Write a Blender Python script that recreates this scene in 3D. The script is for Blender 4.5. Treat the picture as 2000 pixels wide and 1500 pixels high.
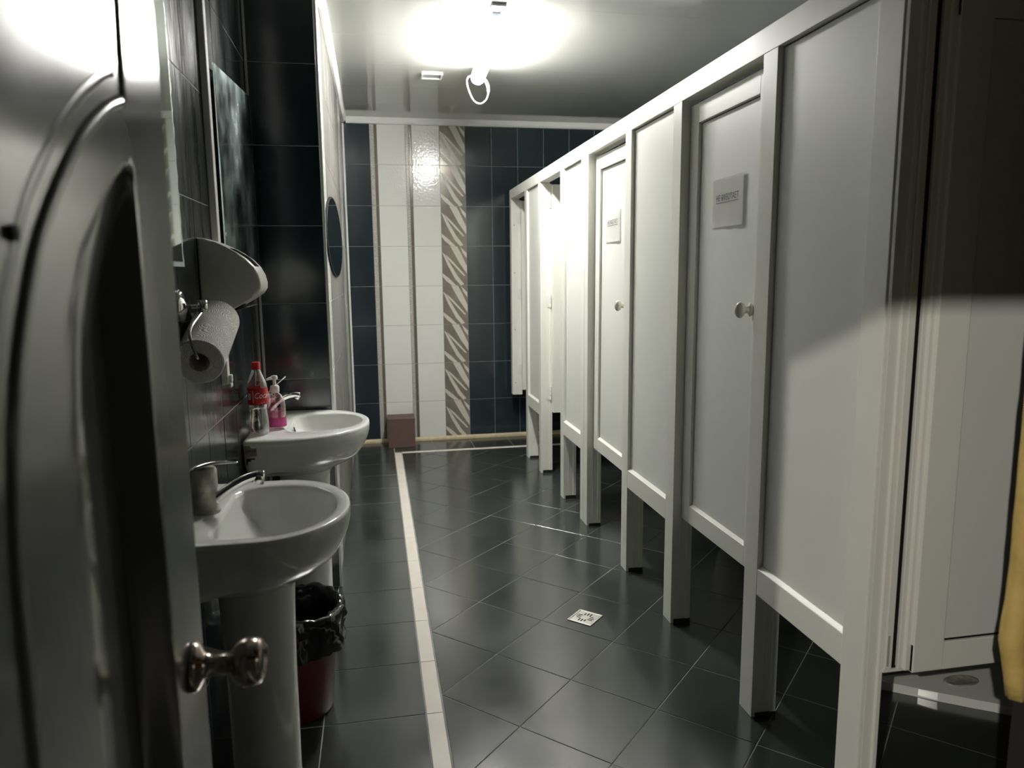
import bpy, bmesh, math, random
from mathutils import Vector, Matrix
random.seed(7)
for o in list(bpy.data.objects): bpy.data.objects.remove(o, do_unlink=True)
S = bpy.context.scene
COL = S.collection

# ------------------------------------------------------------ camera, world, exposure
cd = bpy.data.cameras.new('camera'); cam = bpy.data.objects.new('camera', cd); COL.objects.link(cam)
F, YAW, PIT, ROL = 1424.53, 0.184233, 0.147525, -0.0104727
cy, sy, cp, sp, cr, sr = math.cos(YAW), math.sin(YAW), math.cos(PIT), math.sin(PIT), math.cos(ROL), math.sin(ROL)
fw = Vector((sy*cp, cy*cp, -sp)); rt = Vector((cy, -sy, 0)); up = rt.cross(fw)
rt2 = rt*cr + up*sr; up2 = -rt*sr + up*cr
cam.matrix_world = Matrix(((rt2.x, up2.x, -fw.x, 0), (rt2.y, up2.y, -fw.y, 0), (rt2.z, up2.z, -fw.z, 1.35), (0, 0, 0, 1)))
cd.sensor_width = 36; cd.lens = F*36/2000; cd.clip_start = 0.02
cd.dof.use_dof = True; cd.dof.focus_distance = 2.7; cd.dof.aperture_fstop = 4.0
S.camera = cam
w = bpy.data.worlds.new('night'); S.world = w; w.use_nodes = True
w.node_tree.nodes['Background'].inputs[0].default_value = (0.55, 0.6, 0.5, 1)
w.node_tree.nodes['Background'].inputs[1].default_value = 0.012
S.view_settings.view_transform = 'Standard'; S.view_settings.look = 'None'; S.view_settings.gamma = 1
S.view_settings.exposure = 0.95; S.view_settings.use_curve_mapping = False
LAMP_EMIT = 112.0
# lamp of the corridor outside, behind the camera; its light comes in under the lintel
ld = bpy.data.lights.new('corridor_lamp', 'POINT'); ld.energy = 135; ld.shadow_soft_size = 0.014; ld.color = (1.0, 0.95, 0.86)
lo = bpy.data.objects.new('corridor_lamp', ld); lo.location = (-1.454, -1.5, 2.44); COL.objects.link(lo)

# ------------------------------------------------------------ materials
def mat(name, col, rough=0.4, metal=0.0, spec=0.5, ior=1.5, noise=0.0, nscale=8, bump=0.0, bscale=60, coat=0.0, stretch=None, rvar=0.0):
    m = bpy.data.materials.new(name); m.use_nodes = True
    nt = m.node_tree; b = nt.nodes['Principled BSDF']
    b.inputs['Base Color'].default_value = (*col, 1); b.inputs['Roughness'].default_value = rough
    b.inputs['Metallic'].default_value = metal; b.inputs['Specular IOR Level'].default_value = spec
    b.inputs['IOR'].default_value = ior; b.inputs['Coat Weight'].default_value = coat
    b.inputs['Coat Roughness'].default_value = 0.05
    tc = nt.nodes.new('ShaderNodeTexCoord'); mp = nt.nodes.new('ShaderNodeMapping')
    nt.links.new(tc.outputs['Object'], mp.inputs[0])
    if stretch: mp.inputs['Scale'].default_value = stretch
    n = nt.nodes.new('ShaderNodeTexNoise'); n.inputs['Scale'].default_value = nscale; n.inputs['Detail'].default_value = 5
    nt.links.new(mp.outputs[0], n.inputs['Vector'])
    mx = nt.nodes.new('ShaderNodeMix'); mx.data_type = 'RGBA'
    d = noise
    mx.inputs[6].default_value = (*[max(0, c*(1-d)) for c in col], 1); mx.inputs[7].default_value = (*[min(1, c*(1+d)) for c in col], 1)
    nt.links.new(n.outputs[0], mx.inputs[0]); nt.links.new(mx.outputs[2], b.inputs['Base Color'])
    if rvar:
        mr = nt.nodes.new('ShaderNodeMapRange'); mr.inputs[1].default_value = 0.3; mr.inputs[2].default_value = 0.7
        mr.inputs[3].default_value = rough; mr.inputs[4].default_value = rough+rvar
        nt.links.new(n.outputs[0], mr.inputs[0]); nt.links.new(mr.outputs[0], b.inputs['Roughness'])
    if bump:
        n2 = nt.nodes.new('ShaderNodeTexNoise'); n2.inputs['Scale'].default_value = bscale; n2.inputs['Detail'].default_value = 2
        nt.links.new(mp.outputs[0], n2.inputs['Vector'])
        bp = nt.nodes.new('ShaderNodeBump'); bp.inputs['Strength'].default_value = bump; bp.inputs['Distance'].default_value = 0.002
        nt.links.new(n2.outputs[0], bp.inputs['Height']); nt.links.new(bp.outputs[0], b.inputs['Normal'])
    return m
M = {}
M['pvc'] = mat('pvc_white', (.80, .80, .73), .34, noise=.04, nscale=3)
M['pvc_panel'] = mat('pvc_panel', (.74, .75, .70), .42, noise=.05, nscale=2, bump=.05, bscale=120)
M['gasket'] = mat('rubber_gasket', (.006, .006, .006), .7, spec=.2)
M['knob'] = mat('cream_plastic', (.62, .6, .5), .18, noise=.05)
M['dark_tile'] = mat('dark_glazed_tile', (.014, .023, .030), .16, ior=1.75, noise=.3, nscale=4, bump=.10, bscale=9)
M['wet_tile'] = mat('dark_rippled_tile', (.013, .017, .018), .09, ior=1.7, noise=.5, nscale=7, bump=.55, bscale=26, stretch=(1, 1, .35), rvar=.15)
M['white_tile'] = mat('white_glazed_tile', (.72, .73, .69), .14, noise=.03, bump=.45, bscale=55)
M['grey_tile'] = mat('grey_grain_tile', (.115, .11, .10), .40, ior=1.33, noise=.95, nscale=11, bump=.3, bscale=30, stretch=(1, 3, .25))
M['brown_tile'] = mat('taupe_decor_tile', (.23, .205, .165), .2, metal=.2, noise=.4, nscale=9)
M['stroke'] = mat('pale_decor_stroke', (.58, .55, .47), .3, noise=.25, nscale=90, bump=.3, bscale=220)
M['border_brown'] = mat('border_brown', (.16, .135, .11), .2, metal=.2, noise=.2)
M['grout'] = mat('grey_grout', (.28, .30, .29), .8, noise=.35, nscale=14)
M['grout_dark'] = mat('dark_grout', (.11, .11, .10), .8, noise=.4, nscale=14)
M['floor_tile'] = mat('black_floor_tile', (.026, .032, .029), .15, ior=2.1, noise=.5, nscale=2.2, bump=.03, bscale=5, rvar=.09)
M['strip_tile'] = mat('cream_strip_tile', (.70, .65, .58), .35, noise=.1, nscale=12)
M['floor_grout'] = mat('floor_grout', (.26, .27, .25), .8, noise=.75, nscale=6)
M['ceiling'] = mat('glossy_ceiling', (.38, .385, .36), .075, ior=2.0, noise=.03, nscale=2)
M['cornice'] = mat('white_cornice', (.72, .73, .69), .25)
M['alu'] = mat('brushed_trim', (.55, .54, .54), .25, metal=.6, noise=.1)
M['ceramic'] = mat('white_ceramic', (.84, .85, .81), .10, noise=.03, coat=.3)
M['chrome'] = mat('chrome', (.75, .75, .74), .08, metal=1.0, noise=.05)
M['lime_chrome'] = mat('limescale_chrome', (.50, .48, .42), .30, metal=.35, noise=.7, nscale=45, bump=.4, bscale=160, rvar=.3)
M['steel'] = mat('satin_steel', (.74, .72, .67), .36, metal=.45, noise=.08)
M['black'] = mat('black_hole', (.004, .004, .004), .8)
M['mirror'] = mat('mirror_glass', (.56, .62, .60), .03, metal=1.0)
M['mirror_dirty'] = mat('smeared_mirror', (.46, .55, .55), .10, metal=1.0, noise=.25, nscale=5, rvar=.22)
M['mirror_edge'] = mat('ground_glass_edge', (.62, .72, .69), .25, bump=.8, bscale=70)
M['dryer'] = mat('offwhite_plastic', (.62, .61, .56), .3, noise=.04)
M['door'] = mat('dark_door_laminate', (.125, .128, .117), .12, ior=1.6, noise=.35, nscale=4, bump=.03, bscale=9, rvar=.05)
M['brass'] = mat('reddish_steel_knob', (.50, .42, .37), .14, metal=1.0, noise=.1)
M['red_plastic'] = mat('dark_red_plastic', (.085, .007, .005), .4)
M['bag'] = mat('black_bag_film', (.010, .010, .010), .16, ior=1.6, bump=.5, bscale=22)
M['box'] = mat('brown_box', (.105, .062, .050), .6, noise=.12)
M['foam'] = mat('yellow_foam', (.60, .42, .13), .8, noise=.35, nscale=22, bump=.8, bscale=60)
M['entrance'] = mat('dark_brown_wall', (.020, .013, .010), .7, noise=.4)
M['yellow_trim'] = mat('yellowed_sealant', (.55, .47, .30), .5, noise=.3, nscale=30)
M['paper'] = mat('white_paper', (.93, .93, .90), .45, noise=.03)
M['ink'] = mat('grey_ink', (.10, .10, .10), .8)
M['cap_red'] = mat('red_cap', (.55, .02, .02), .35)
M['label_red'] = mat('red_label', (.50, .012, .014), .3)
M['white_print'] = mat('white_print', (.82, .80, .76), .4)
M['magenta'] = mat('magenta_label', (.50, .05, .22), .35, noise=.2, nscale=70)
M['pink'] = mat('pink_print', (.72, .25, .35), .35, noise=.5, nscale=90)
M['white_plastic'] = mat('white_plastic', (.78, .77, .74), .25)
M['sticker'] = mat('faded_sticker', (.26, .22, .16), .6, noise=.4, nscale=150)
M['dirt'] = mat('black_grime', (.012, .011, .009), .7, noise=.6, nscale=40)
M['lampbody'] = mat('lamp_housing', (.35, .37, .4), .4)

def roll_paper():
    m = mat('embossed_paper', (.68, .655, .62), .9, noise=.03); nt = m.node_tree
    b = nt.nodes['Principled BSDF']; tc = [n for n in nt.nodes if n.type == 'TEX_COORD'][0]
    v = nt.nodes.new('ShaderNodeTexVoronoi'); v.inputs['Scale'].default_value = 26
    wv = nt.nodes.new('ShaderNodeMath'); wv.operation = 'MULTIPLY'; wv.inputs[1].default_value = 62
    s = nt.nodes.new('ShaderNodeMath'); s.operation = 'SINE'
    bp = nt.nodes.new('ShaderNodeBump'); bp.inputs['Strength'].default_value = .5; bp.inputs['Distance'].default_value = .0010
    nt.links.new(tc.outputs['Object'], v.inputs['Vector']); nt.links.new(v.outputs['Distance'], wv.inputs[0])
    nt.links.new(wv.outputs[0], s.inputs[0]); nt.links.new(s.outputs[0], bp.inputs['Height']); nt.links.new(bp.outputs[0], b.inputs['Normal'])
    return m
M['roll'] = roll_paper()
def key_border():
    m = mat('meander_border', (.6, .58, .53), .25); nt = m.node_tree; b = nt.nodes['Principled BSDF']
    tc = [n for n in nt.nodes if n.type == 'TEX_COORD'][0]
    mp = nt.nodes.new('ShaderNodeMapping'); mp.inputs['Rotation'].default_value = (math.pi/2, 0, 0)
    k = nt.nodes.new('ShaderNodeTexBrick'); k.inputs['Scale'].default_value = 36; k.offset = .5
    k.inputs['Color1'].default_value = (.74, .72, .66, 1); k.inputs['Color2'].default_value = (.60, .58, .52, 1); k.inputs['Mortar'].default_value = (.14, .12, .10, 1)
    k.inputs['Mortar Size'].default_value = .05; k.inputs['Brick Width'].default_value = .42; k.inputs['Row Height'].default_value = .34
    nt.links.new(tc.outputs['Object'], mp.inputs[0]); nt.links.new(mp.outputs[0], k.inputs['Vector']); nt.links.new(k.outputs['Color'], b.inputs['Base Color'])
    return m
M['meander'] = key_border()
def emis(name, col, st):
    m = bpy.data.materials.new(name); m.use_nodes = True; b = m.node_tree.nodes['Principled BSDF']
    b.inputs['Base Color'].default_value = (.9, .9, .9, 1); b.inputs['Emission Color'].default_value = (*col, 1); b.inputs['Emission Strength'].default_value = st
    return m
M['tube'] = emis('lit_diffuser', (1.0, .985, .945), LAMP_EMIT)
def clear(name, tint, facing=.12):
    m = bpy.data.materials.new(name); m.use_nodes = True; nt = m.node_tree
    for n in list(nt.nodes): nt.nodes.remove(n)
    o = nt.nodes.new('ShaderNodeOutputMaterial'); t = nt.nodes.new('ShaderNodeBsdfTransparent'); g = nt.nodes.new('ShaderNodeBsdfGlossy')
    t.inputs[0].default_value = (*tint, 1); g.inputs['Roughness'].default_value = .06; g.inputs[0].default_value = (1, 1, 1, 1)
    l = nt.nodes.new('ShaderNodeLayerWeight'); l.inputs[0].default_value = .35
    mr = nt.nodes.new('ShaderNodeMapRange'); mr.inputs[3].default_value = facing; mr.inputs[4].default_value = .8
    mx = nt.nodes.new('ShaderNodeMixShader')
    nt.links.new(l.outputs['Facing'], mr.inputs[0]); nt.links.new(mr.outputs[0], mx.inputs[0])
    nt.links.new(t.outputs[0], mx.inputs[1]); nt.links.new(g.outputs[0], mx.inputs[2]); nt.links.new(mx.outputs[0], o.inputs[0])
    return m
M['clear'] = clear('clear_plastic', (.93, .95, .93))
def glass(name, col, ior):
    m = bpy.data.materials.new(name); m.use_nodes = True; b = m.node_tree.nodes['Principled BSDF']
    b.inputs['Base Color'].default_value = (*col, 1); b.inputs['Transmission Weight'].default_value = 1; b.inputs['IOR'].default_value = ior; b.inputs['Roughness'].default_value = .02
    return m
M['water'] = glass('water', (.93, .94, .86), 1.33)
M['soap'] = clear('tinted_soap', (.85, .70, .74), .2)

# ------------------------------------------------------------ helpers
def obj(name, bm, mats, parent=None, smooth=False, loc=None):
    me = bpy.data.meshes.new(name)
    bmesh.ops.recalc_face_normals(bm, faces=bm.faces)
    bm.to_mesh(me); bm.free()
    for mm in (mats if isinstance(mats, (list, tuple)) else [mats]): me.materials.append(M[mm])
    if smooth:
        for p in me.polygons: p.use_smooth = True
    o = bpy.data.objects.new(name, me); COL.objects.link(o)
    if loc:
        me.transform(Matrix.Translation(-Vector(loc))); o.location = loc
    if parent:
        o.parent = parent
        if parent.type == 'EMPTY' or parent.location.length:
            o.matrix_parent_inverse = Matrix.Translation(-world(parent))
    if smooth == 'auto':
        me.set_sharp_from_angle(angle=math.radians(38))
    return o
def world(o):
    v = Vector((0, 0, 0))
    while o: v += o.location; o = o.parent
    return v
def tag(o, label, cat, group=None):
    o['label'] = label; o['category'] = cat
    if group: o['group'] = group
    return o
def thing(name, loc, label, cat, group=None):
    o = bpy.data.objects.new(name, None); o.location = loc; o.empty_display_size = .05; COL.objects.link(o)
    return tag(o, label, cat, group)
def struct(name, bm, mats, parent=None, smooth=False):
    o = obj(name, bm, mats, parent, smooth)
    if not parent: o['kind'] = 'structure'
    return o
def box(bm, x0, x1, y0, y1, z0, z1, bev=0.0, mi=0):
    vs = [bm.verts.new((x, y, z)) for z in (z0, z1) for y in (y0, y1) for x in (x0, x1)]
    fs = [bm.faces.new([vs[i] for i in f]) for f in ((0, 2, 3, 1), (4, 5, 7, 6), (0, 1, 5, 4), (2, 6, 7, 3), (0, 4, 6, 2), (1, 3, 7, 5))]
    for f in fs: f.material_index = mi
    if bev:
        es = list({e for f in fs for e in f.edges})
        r = bmesh.ops.bevel(bm, geom=es, offset=bev, segments=2, profile=.5, affect='EDGES')
        for f in r['faces']: f.material_index = mi
    return bm
def B(*a, **k): return box(bmesh.new(), *a, **k)
def prism(bm, pts, axis, a, b, bev=0.0, seg=2, mi=0):
    """closed 2D outline pushed along an axis; pts are the two other coordinates in x,y,z order"""
    def P(p, t):
        return (t, p[0], p[1]) if axis == 'x' else (p[0], t, p[1]) if axis == 'y' else (p[0], p[1], t)
    A = [bm.verts.new(P(p, a)) for p in pts]; C = [bm.verts.new(P(p, b)) for p in pts]
    n = len(pts); fs = [bm.faces.new(A), bm.faces.new(C[::-1])]
    fs += [bm.faces.new((A[i], A[(i+1) % n], C[(i+1) % n], C[i])) for i in range(n)]
    for f in fs: f.material_index = mi
    if bev:
        es = list(set(fs[0].edges) | set(fs[1].edges))
        bmesh.ops.bevel(bm, geom=es, offset=bev, segments=seg, profile=.5, affect='EDGES')
    return bm
def loft(bm, rings, cap0=True, cap1=True, closed=True, mi=0):
    R = [[bm.verts.new(p) for p in r] for r in rings]
    n = len(R[0])
    for a, b in zip(R[:-1], R[1:]):
        for i in range(n if closed else n-1):
            f = bm.faces.new((a[i], a[(i+1) % n], b[(i+1) % n], b[i])); f.material_index = mi
    if cap0: bm.faces.new(R[0][::-1]).material_index = mi
    if cap1: bm.faces.new(R[-1]).material_index = mi
    return bm
def lathe(bm, prof, c, n=32, sx=1, sy=1, cap0=True, cap1=True, mi=0):
    return loft(bm, [[(c[0]+r*sx*math.cos(2*math.pi*i/n), c[1]+r*sy*math.sin(2*math.pi*i/n), c[2]+z) for i in range(n)] for r, z in prof], cap0, cap1, mi=mi)
def catmull(pts, k=6):
    pts = [Vector(p) for p in pts]; out = []
    for i in range(len(pts)-1):
        p0 = pts[max(0, i-1)]; p1 = pts[i]; p2 = pts[i+1]; p3 = pts[min(len(pts)-1, i+2)]
        for j in range(k):
            t = j/k
            out.append(.5*((2*p1)+(-p0+p2)*t+(2*p0-5*p1+4*p2-p3)*t*t+(-p0+3*p1-3*p2+p3)*t**3))
    out.append(pts[-1]); return out
def tube(bm, pts, r, n=12, sm=6, flat=1.0, up=Vector((0, 0, 1)), mi=0):
    ps = catmull(pts, sm) if sm > 1 else [Vector(p) for p in pts]
    L = len(ps)-1; rings = []
    rr = r if isinstance(r, (list, tuple)) else [r, r]
    for i, p in enumerate(ps):
        t = (ps[min(L, i+1)]-ps[max(0, i-1)]).normalized()
        a = t.cross(up)
        if a.length < 1e-3: a = t.cross(Vector((1, 0, 0)))
        a.normalize(); b = a.cross(t)
        s = i/L*(len(rr)-1); k = min(int(s), len(rr)-2); R = rr[k]+(rr[k+1]-rr[k])*(s-k)
        rings.append([p+a*R*math.cos(2*math.pi*j/n)+b*R*flat*math.sin(2*math.pi*j/n) for j in range(n)])
    return loft(bm, rings, mi=mi)
def cyl(bm, a, b, r, n=28, r2=None, mi=0):
    return tube(bm, [a, b], [r, r if r2 is None else r2], n, 1, mi=mi)
def text_bm(txt, size, shear=0.0, thick=0.0002):
    c = bpy.data.curves.new('t', 'FONT'); c.body = txt; c.size = size; c.align_x = 'CENTER'; c.align_y = 'CENTER'; c.shear = shear; c.extrude = thick; c.resolution_u = 3
    o = bpy.data.objects.new('t', c); COL.objects.link(o)
    me = bpy.data.meshes.new_from_object(o.evaluated_get(bpy.context.evaluated_depsgraph_get()))
    bpy.data.objects.remove(o); bm = bmesh.new(); bm.from_mesh(me); bpy.data.meshes.remove(me)
    return bm

# ---- tiled surfaces: every tile a real chamfered slab over a grout bed
def clip(poly, a, b, c):
    """keep a*x+b*y<=c"""
    out = []; n = len(poly)
    for i in range(n):
        p, q = poly[i], poly[(i+1) % n]; dp = a*p[0]+b*p[1]-c; dq = a*q[0]+b*q[1]-c
        if dp <= 0: out.append(p)
        if dp*dq < 0:
            t = dp/(dp-dq); out.append((p[0]+(q[0]-p[0])*t, p[1]+(q[1]-p[1])*t))
    return out
def inset(poly, d):
    n = len(poly); cx = sum(p[0] for p in poly)/n; cy_ = sum(p[1] for p in poly)/n
    ar = sum(poly[i][0]*poly[(i+1) % n][1]-poly[(i+1) % n][0]*poly[i][1] for i in range(n))/2
    if ar < 0: poly = poly[::-1]
    res = poly
    L = []
    for i in range(n):
        p, q = poly[i], poly[(i+1) % n]; dx, dy = q[0]-p[0], q[1]-p[1]; l = math.hypot(dx, dy)
        if l < 1e-6: continue
        L.append((dy/l, -dx/l, (dy*p[0]-dx*p[1])/l-d))
    for a, b, c in L:
        res = clip(res, a, b, c)
        if len(res) < 3: return []
    # drop duplicates
    o = []
    for p in res:
        if not o or math.hypot(p[0]-o[-1][0], p[1]-o[-1][1]) > 1e-5: o.append(p)
    if len(o) > 2 and math.hypot(o[0][0]-o[-1][0], o[0][1]-o[-1][1]) < 1e-5: o.pop()
    return o
def slab(bm, poly, fr, g, mi, th=.004, tilt=.0):
    """fr maps (u,v,h)->world; g half grout width"""
    p1 = inset(poly, g)
    if len(p1) < 3: return
    c = .0008; p2 = inset(p1, c)
    if len(p2) != len(p1): p2 = p1
    cx = sum(p[0] for p in p1)/len(p1); cy_ = sum(p[1] for p in p1)/len(p1)
    ta, tb = random.gauss(0, tilt), random.gauss(0, tilt)
    H = lambda p, h: fr(p[0], p[1], h+(p[0]-cx)*ta+(p[1]-cy_)*tb)
    a = [bm.verts.new(fr(p[0], p[1], -th)) for p in p1]; b = [bm.verts.new(H(p, -c)) for p in p1]; t = [bm.verts.new(H(p, 0)) for p in p2]
    n = len(a)
    for r, s in ((a, b), (b, t)):
        for i in range(n): bm.faces.new((r[i], r[(i+1) % n], s[(i+1) % n], s[i])).material_index = mi
    bm.faces.new(t).material_index = mi
def rect(u0, u1, v0, v1): return [(u0, v0), (u1, v0), (u1, v1), (u0, v1)]
def tiled(bm, fr, cols, rows, g=.0015, tilt=.0012, umin=-99, umax=99, vmin=-99, vmax=99):
    for u0, u1, mi in cols:
        for v0, v1 in zip(rows[:-1], rows[1:]):
            r = rect(max(u0, umin), min(u1, umax), max(v0, vmin), min(v1, vmax))
            if r[0][0] < r[1][0]-.004 and r[0][1] < r[2][1]-.004: slab(bm, r, fr, g, mi, tilt=tilt)

CZ = 2.57
ZR = [.015+.315*k for k in range(-1, 10)]
# ------------------------------------------------------------ floor
def floor():
    bm = bmesh.new()
    box(bm, -1.6, 2.5, -1.6, 6.3, -.12, -.0016, mi=1)
    fr = lambda u, v, h: (u, v, h)
    P0 = 2.116; Ys = [P0+.315*k for k in range(-12, 14)]
    # straight tiles by the basins and round the border
    for x0, x1 in ((-.2-.315*5, -.2-.315*4), (-.2-.315*4, -.2-.315*3), (-.2-.945, -.2-.63), (-.83, -.515), (-.515, -.2), (-.2, .110)):
        for a, b in zip(Ys[:-1], Ys[1:]):
            if a > 5.98: continue
            slab(bm, rect(x0, x1, a, min(b, 6.0)), fr, .0016, 0, tilt=.0010)
    # pale strip
    for a, b in zip(Ys[:-1], Ys[1:]):
        if a > 5.5: continue
        slab(bm, rect(.112, .164, a, min(b, 5.617)), fr, .0012, 2)
    x = .166
    while x < 2.3:
        slab(bm, rect(x, min(x+.315, 2.3), 5.565, 5.615), fr, .0012, 2); x += .315
    x = .112
    while x < 2.3:
        slab(bm, rect(x, min(x+.315, 2.3), 5.619, 5.93), fr, .0016, 0, tilt=.001); slab(bm, rect(x, min(x+.315, 2.3), 5.93, 6.0), fr, .0016, 0); x += .315
    # diagonal field
    s = .2185
    for i in range(-2, 12):
        for j in range(-22, 18):
            if (i+j) % 2: continue
            cx, cy_ = .385+s*i, 2.43+s*(j+1)
            p = [(cx, cy_-s), (cx+s, cy_), (cx, cy_+s), (cx-s, cy_)]
            for a, b, c in ((-1, 0, -.168), (0, 1, 5.562), (1, 0, 2.3)):
                p = clip(p, a, b, c)
                if len(p) < 3: break
            if len(p) > 2: slab(bm, p, fr, .0016, 0, tilt=.0016)
    struct('floor', bm, ['floor_tile', 'floor_grout', 'strip_tile'])
floor()
# ------------------------------------------------------------ walls
def wall_back():
    Y = 5.98; bm = bmesh.new(); box(bm, -.6, 2.45, Y+.0015, Y+.14, -.1, 2.75, mi=1)
    fr = lambda u, v, h: (u, Y-h, v)
    cols = [(-.195, .010, 0), (.010, .042, 4), (.042, .065, 5), (.065, .282, 2), (.282, .308, 4), (.308, .332, 5), (.332, .550, 2), (.550, .752, 3)]
    x = .752
    while x < 2.3: cols.append((x, min(x+.214, 2.3), 0)); x += .214
    tiled(bm, fr, cols, ZR, vmin=.0, vmax=CZ, g=.0013)
    # pale sweeping strokes baked on the decor tiles
    st = [[(0, .15), (.1, .2), (.34, .46), (.62, .76), (.88, .97), (.74, 1), (.52, .84), (.2, .46)],
          [(.13, .2), (.35, .33), (.68, .56), (.94, .75), (.86, .75), (.52, .52), (.22, .31)],
          [(.34, 0), (.62, 0), (.8, .22), (1, .5), (1, .70), (.7, .42)],
          [(.74, .0), (1, .17), (1, .30), (.84, .16)],
          [(0, .68), (.27, .82), (.56, 1), (.38, 1), (.14, .88), (0, .77)]]
    for z0 in ZR[:-1]:
        for q in st:
            pts = [(.552+.198*u, z0+.313*(1-v)) for u, v in q]
            pts = clip(clip(pts, 0, 1, CZ-.02), 0, -1, -.004)
            if len(pts) > 2:
                f = bm.faces.new([bm.verts.new((a, Y-.0006, b)) for a, b in pts]); r = bmesh.ops.extrude_face_region(bm, geom=[f])
                for v in r['geom']:
                    if isinstance(v, bmesh.types.BMVert): v.co.y -= .0006
                for ff in [g for g in r['geom'] if isinstance(g, bmesh.types.BMFace)]+[f]: ff.material_index = 6
                for v in f.verts:
                    for ff in v.link_faces: ff.material_index = 6
    return struct('wall_back', bm, ['dark_tile', 'grout', 'white_tile', 'brown_tile', 'meander', 'border_brown', 'stroke'])
wall_back()
def wall_left():
    X = -.466; bm = bmesh.new(); box(bm, X-.14, X-.0015, .10, 3.148, -.1, 2.75, mi=1)
    fr = lambda u, v, h: (X+h, u, v)
    cols = []; y = 3.14
    while y > .1: cols.append((max(y-.206, .1), y, 0)); y -= .206
    tiled(bm, fr, cols, [z-.03 for z in ZR]+[2.9], vmin=0, vmax=CZ, tilt=.003)
    struct('wall_left', bm, ['wet_tile', 'grout'])
    Y = 3.147; bm = bmesh.new(); box(bm, -.60, -.1965, Y+.0015, 5.979, -.1, 2.75, mi=1)
    fr = lambda u, v, h: (u, Y-h, v)
    tiled(bm, fr, [(-.466, -.196, 0)], [z-.03 for z in ZR]+[2.9], vmin=0, vmax=CZ)
    fr = lambda u, v, h: (-.195+h, u, v)
    cols = [(3.15, 3.275, 2), (3.275, 3.50, 3)] + [(3.5+.275*i, 3.775+.275*i, 2) for i in range(6)] + [(5.15, 5.60, 3), (5.60, 5.86, 2), (5.86, 5.976, 3)]
    tiled(bm, fr, cols, [z-.03 for z in ZR]+[2.9], vmin=0, vmax=CZ, tilt=.002)
    struct('wall_pier', bm, ['dark_tile', 'grout', 'grey_tile', 'white_tile'])
wall_left()
def wall_right():
    X = 2.3; bm = bmesh.new(); box(bm, X+.0015, X+.14, -.6, 6.12, -.1, 2.75, mi=1)
    fr = lambda u, v, h: (X-h, u, v)
    tiled(bm, fr, [(-.3+.214*i, -.3+.214*(i+1), 0) for i in range(30)], ZR, vmin=0, vmax=CZ, umax=5.975)
    struct('wall_right', bm, ['dark_tile', 'grout'])
wall_right()
def ceiling():
    bm = bmesh.new(); box(bm, -.62, 2.45, -.50, 6.12, CZ+.004, CZ+.12)
    y = -.5
    while y < 6.1:
        box(bm, -.62, 2.45, y+.0006, min(y+.5, 6.12)-.0006, CZ, CZ+.01); y += .5
    struct('ceiling', bm, 'ceiling')
ceiling()
# entrance end of the room: lintel behind the camera, short return by the door hinge, wall end on the right
struct('wall_entrance', B(-1.7, 2.45, -.50, -.41, 2.035, 2.69), 'entrance')
struct('wall_entrance_left', B(-.60, -.245, .06, .16, 0, 2.569), 'entrance')
struct('wall_entrance_right', B(1.056, 2.29, .45, .985, 0, 2.569), 'entrance')
struct('trim_1', prism(bmesh.new(), [(5.978, 2.522), (5.955, 2.522), (5.945, 2.535), (5.945, 2.5695), (5.978, 2.5695)], 'x', -.165, 2.295), 'cornice')
struct('trim_2', prism(bmesh.new(), [(-.194, 2.522), (-.18, 2.524), (-.166, 2.54), (-.162, 2.5695), (-.194, 2.5695)], 'y', 3.15, 5.95), 'cornice')
struct('trim_3', B(-.1945, -.184, 3.137, 3.150, 0, 2.52, bev=.002), 'cornice')
struct('trim_4', B(-.4645, -.454, 3.132, 3.145, 0, 2.565, bev=.002), 'alu')
struct('trim_5', B(-.1945, -.183, 5.955, 5.978, 0.03, 2.52, bev=.002), 'cornice')
struct('trim_6', prism(bmesh.new(), [(5.978, .0005), (5.958, .0005), (5.958, .016), (5.968, .026), (5.978, .03)], 'x', -.183, 2.29), 'yellow_trim')

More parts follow.
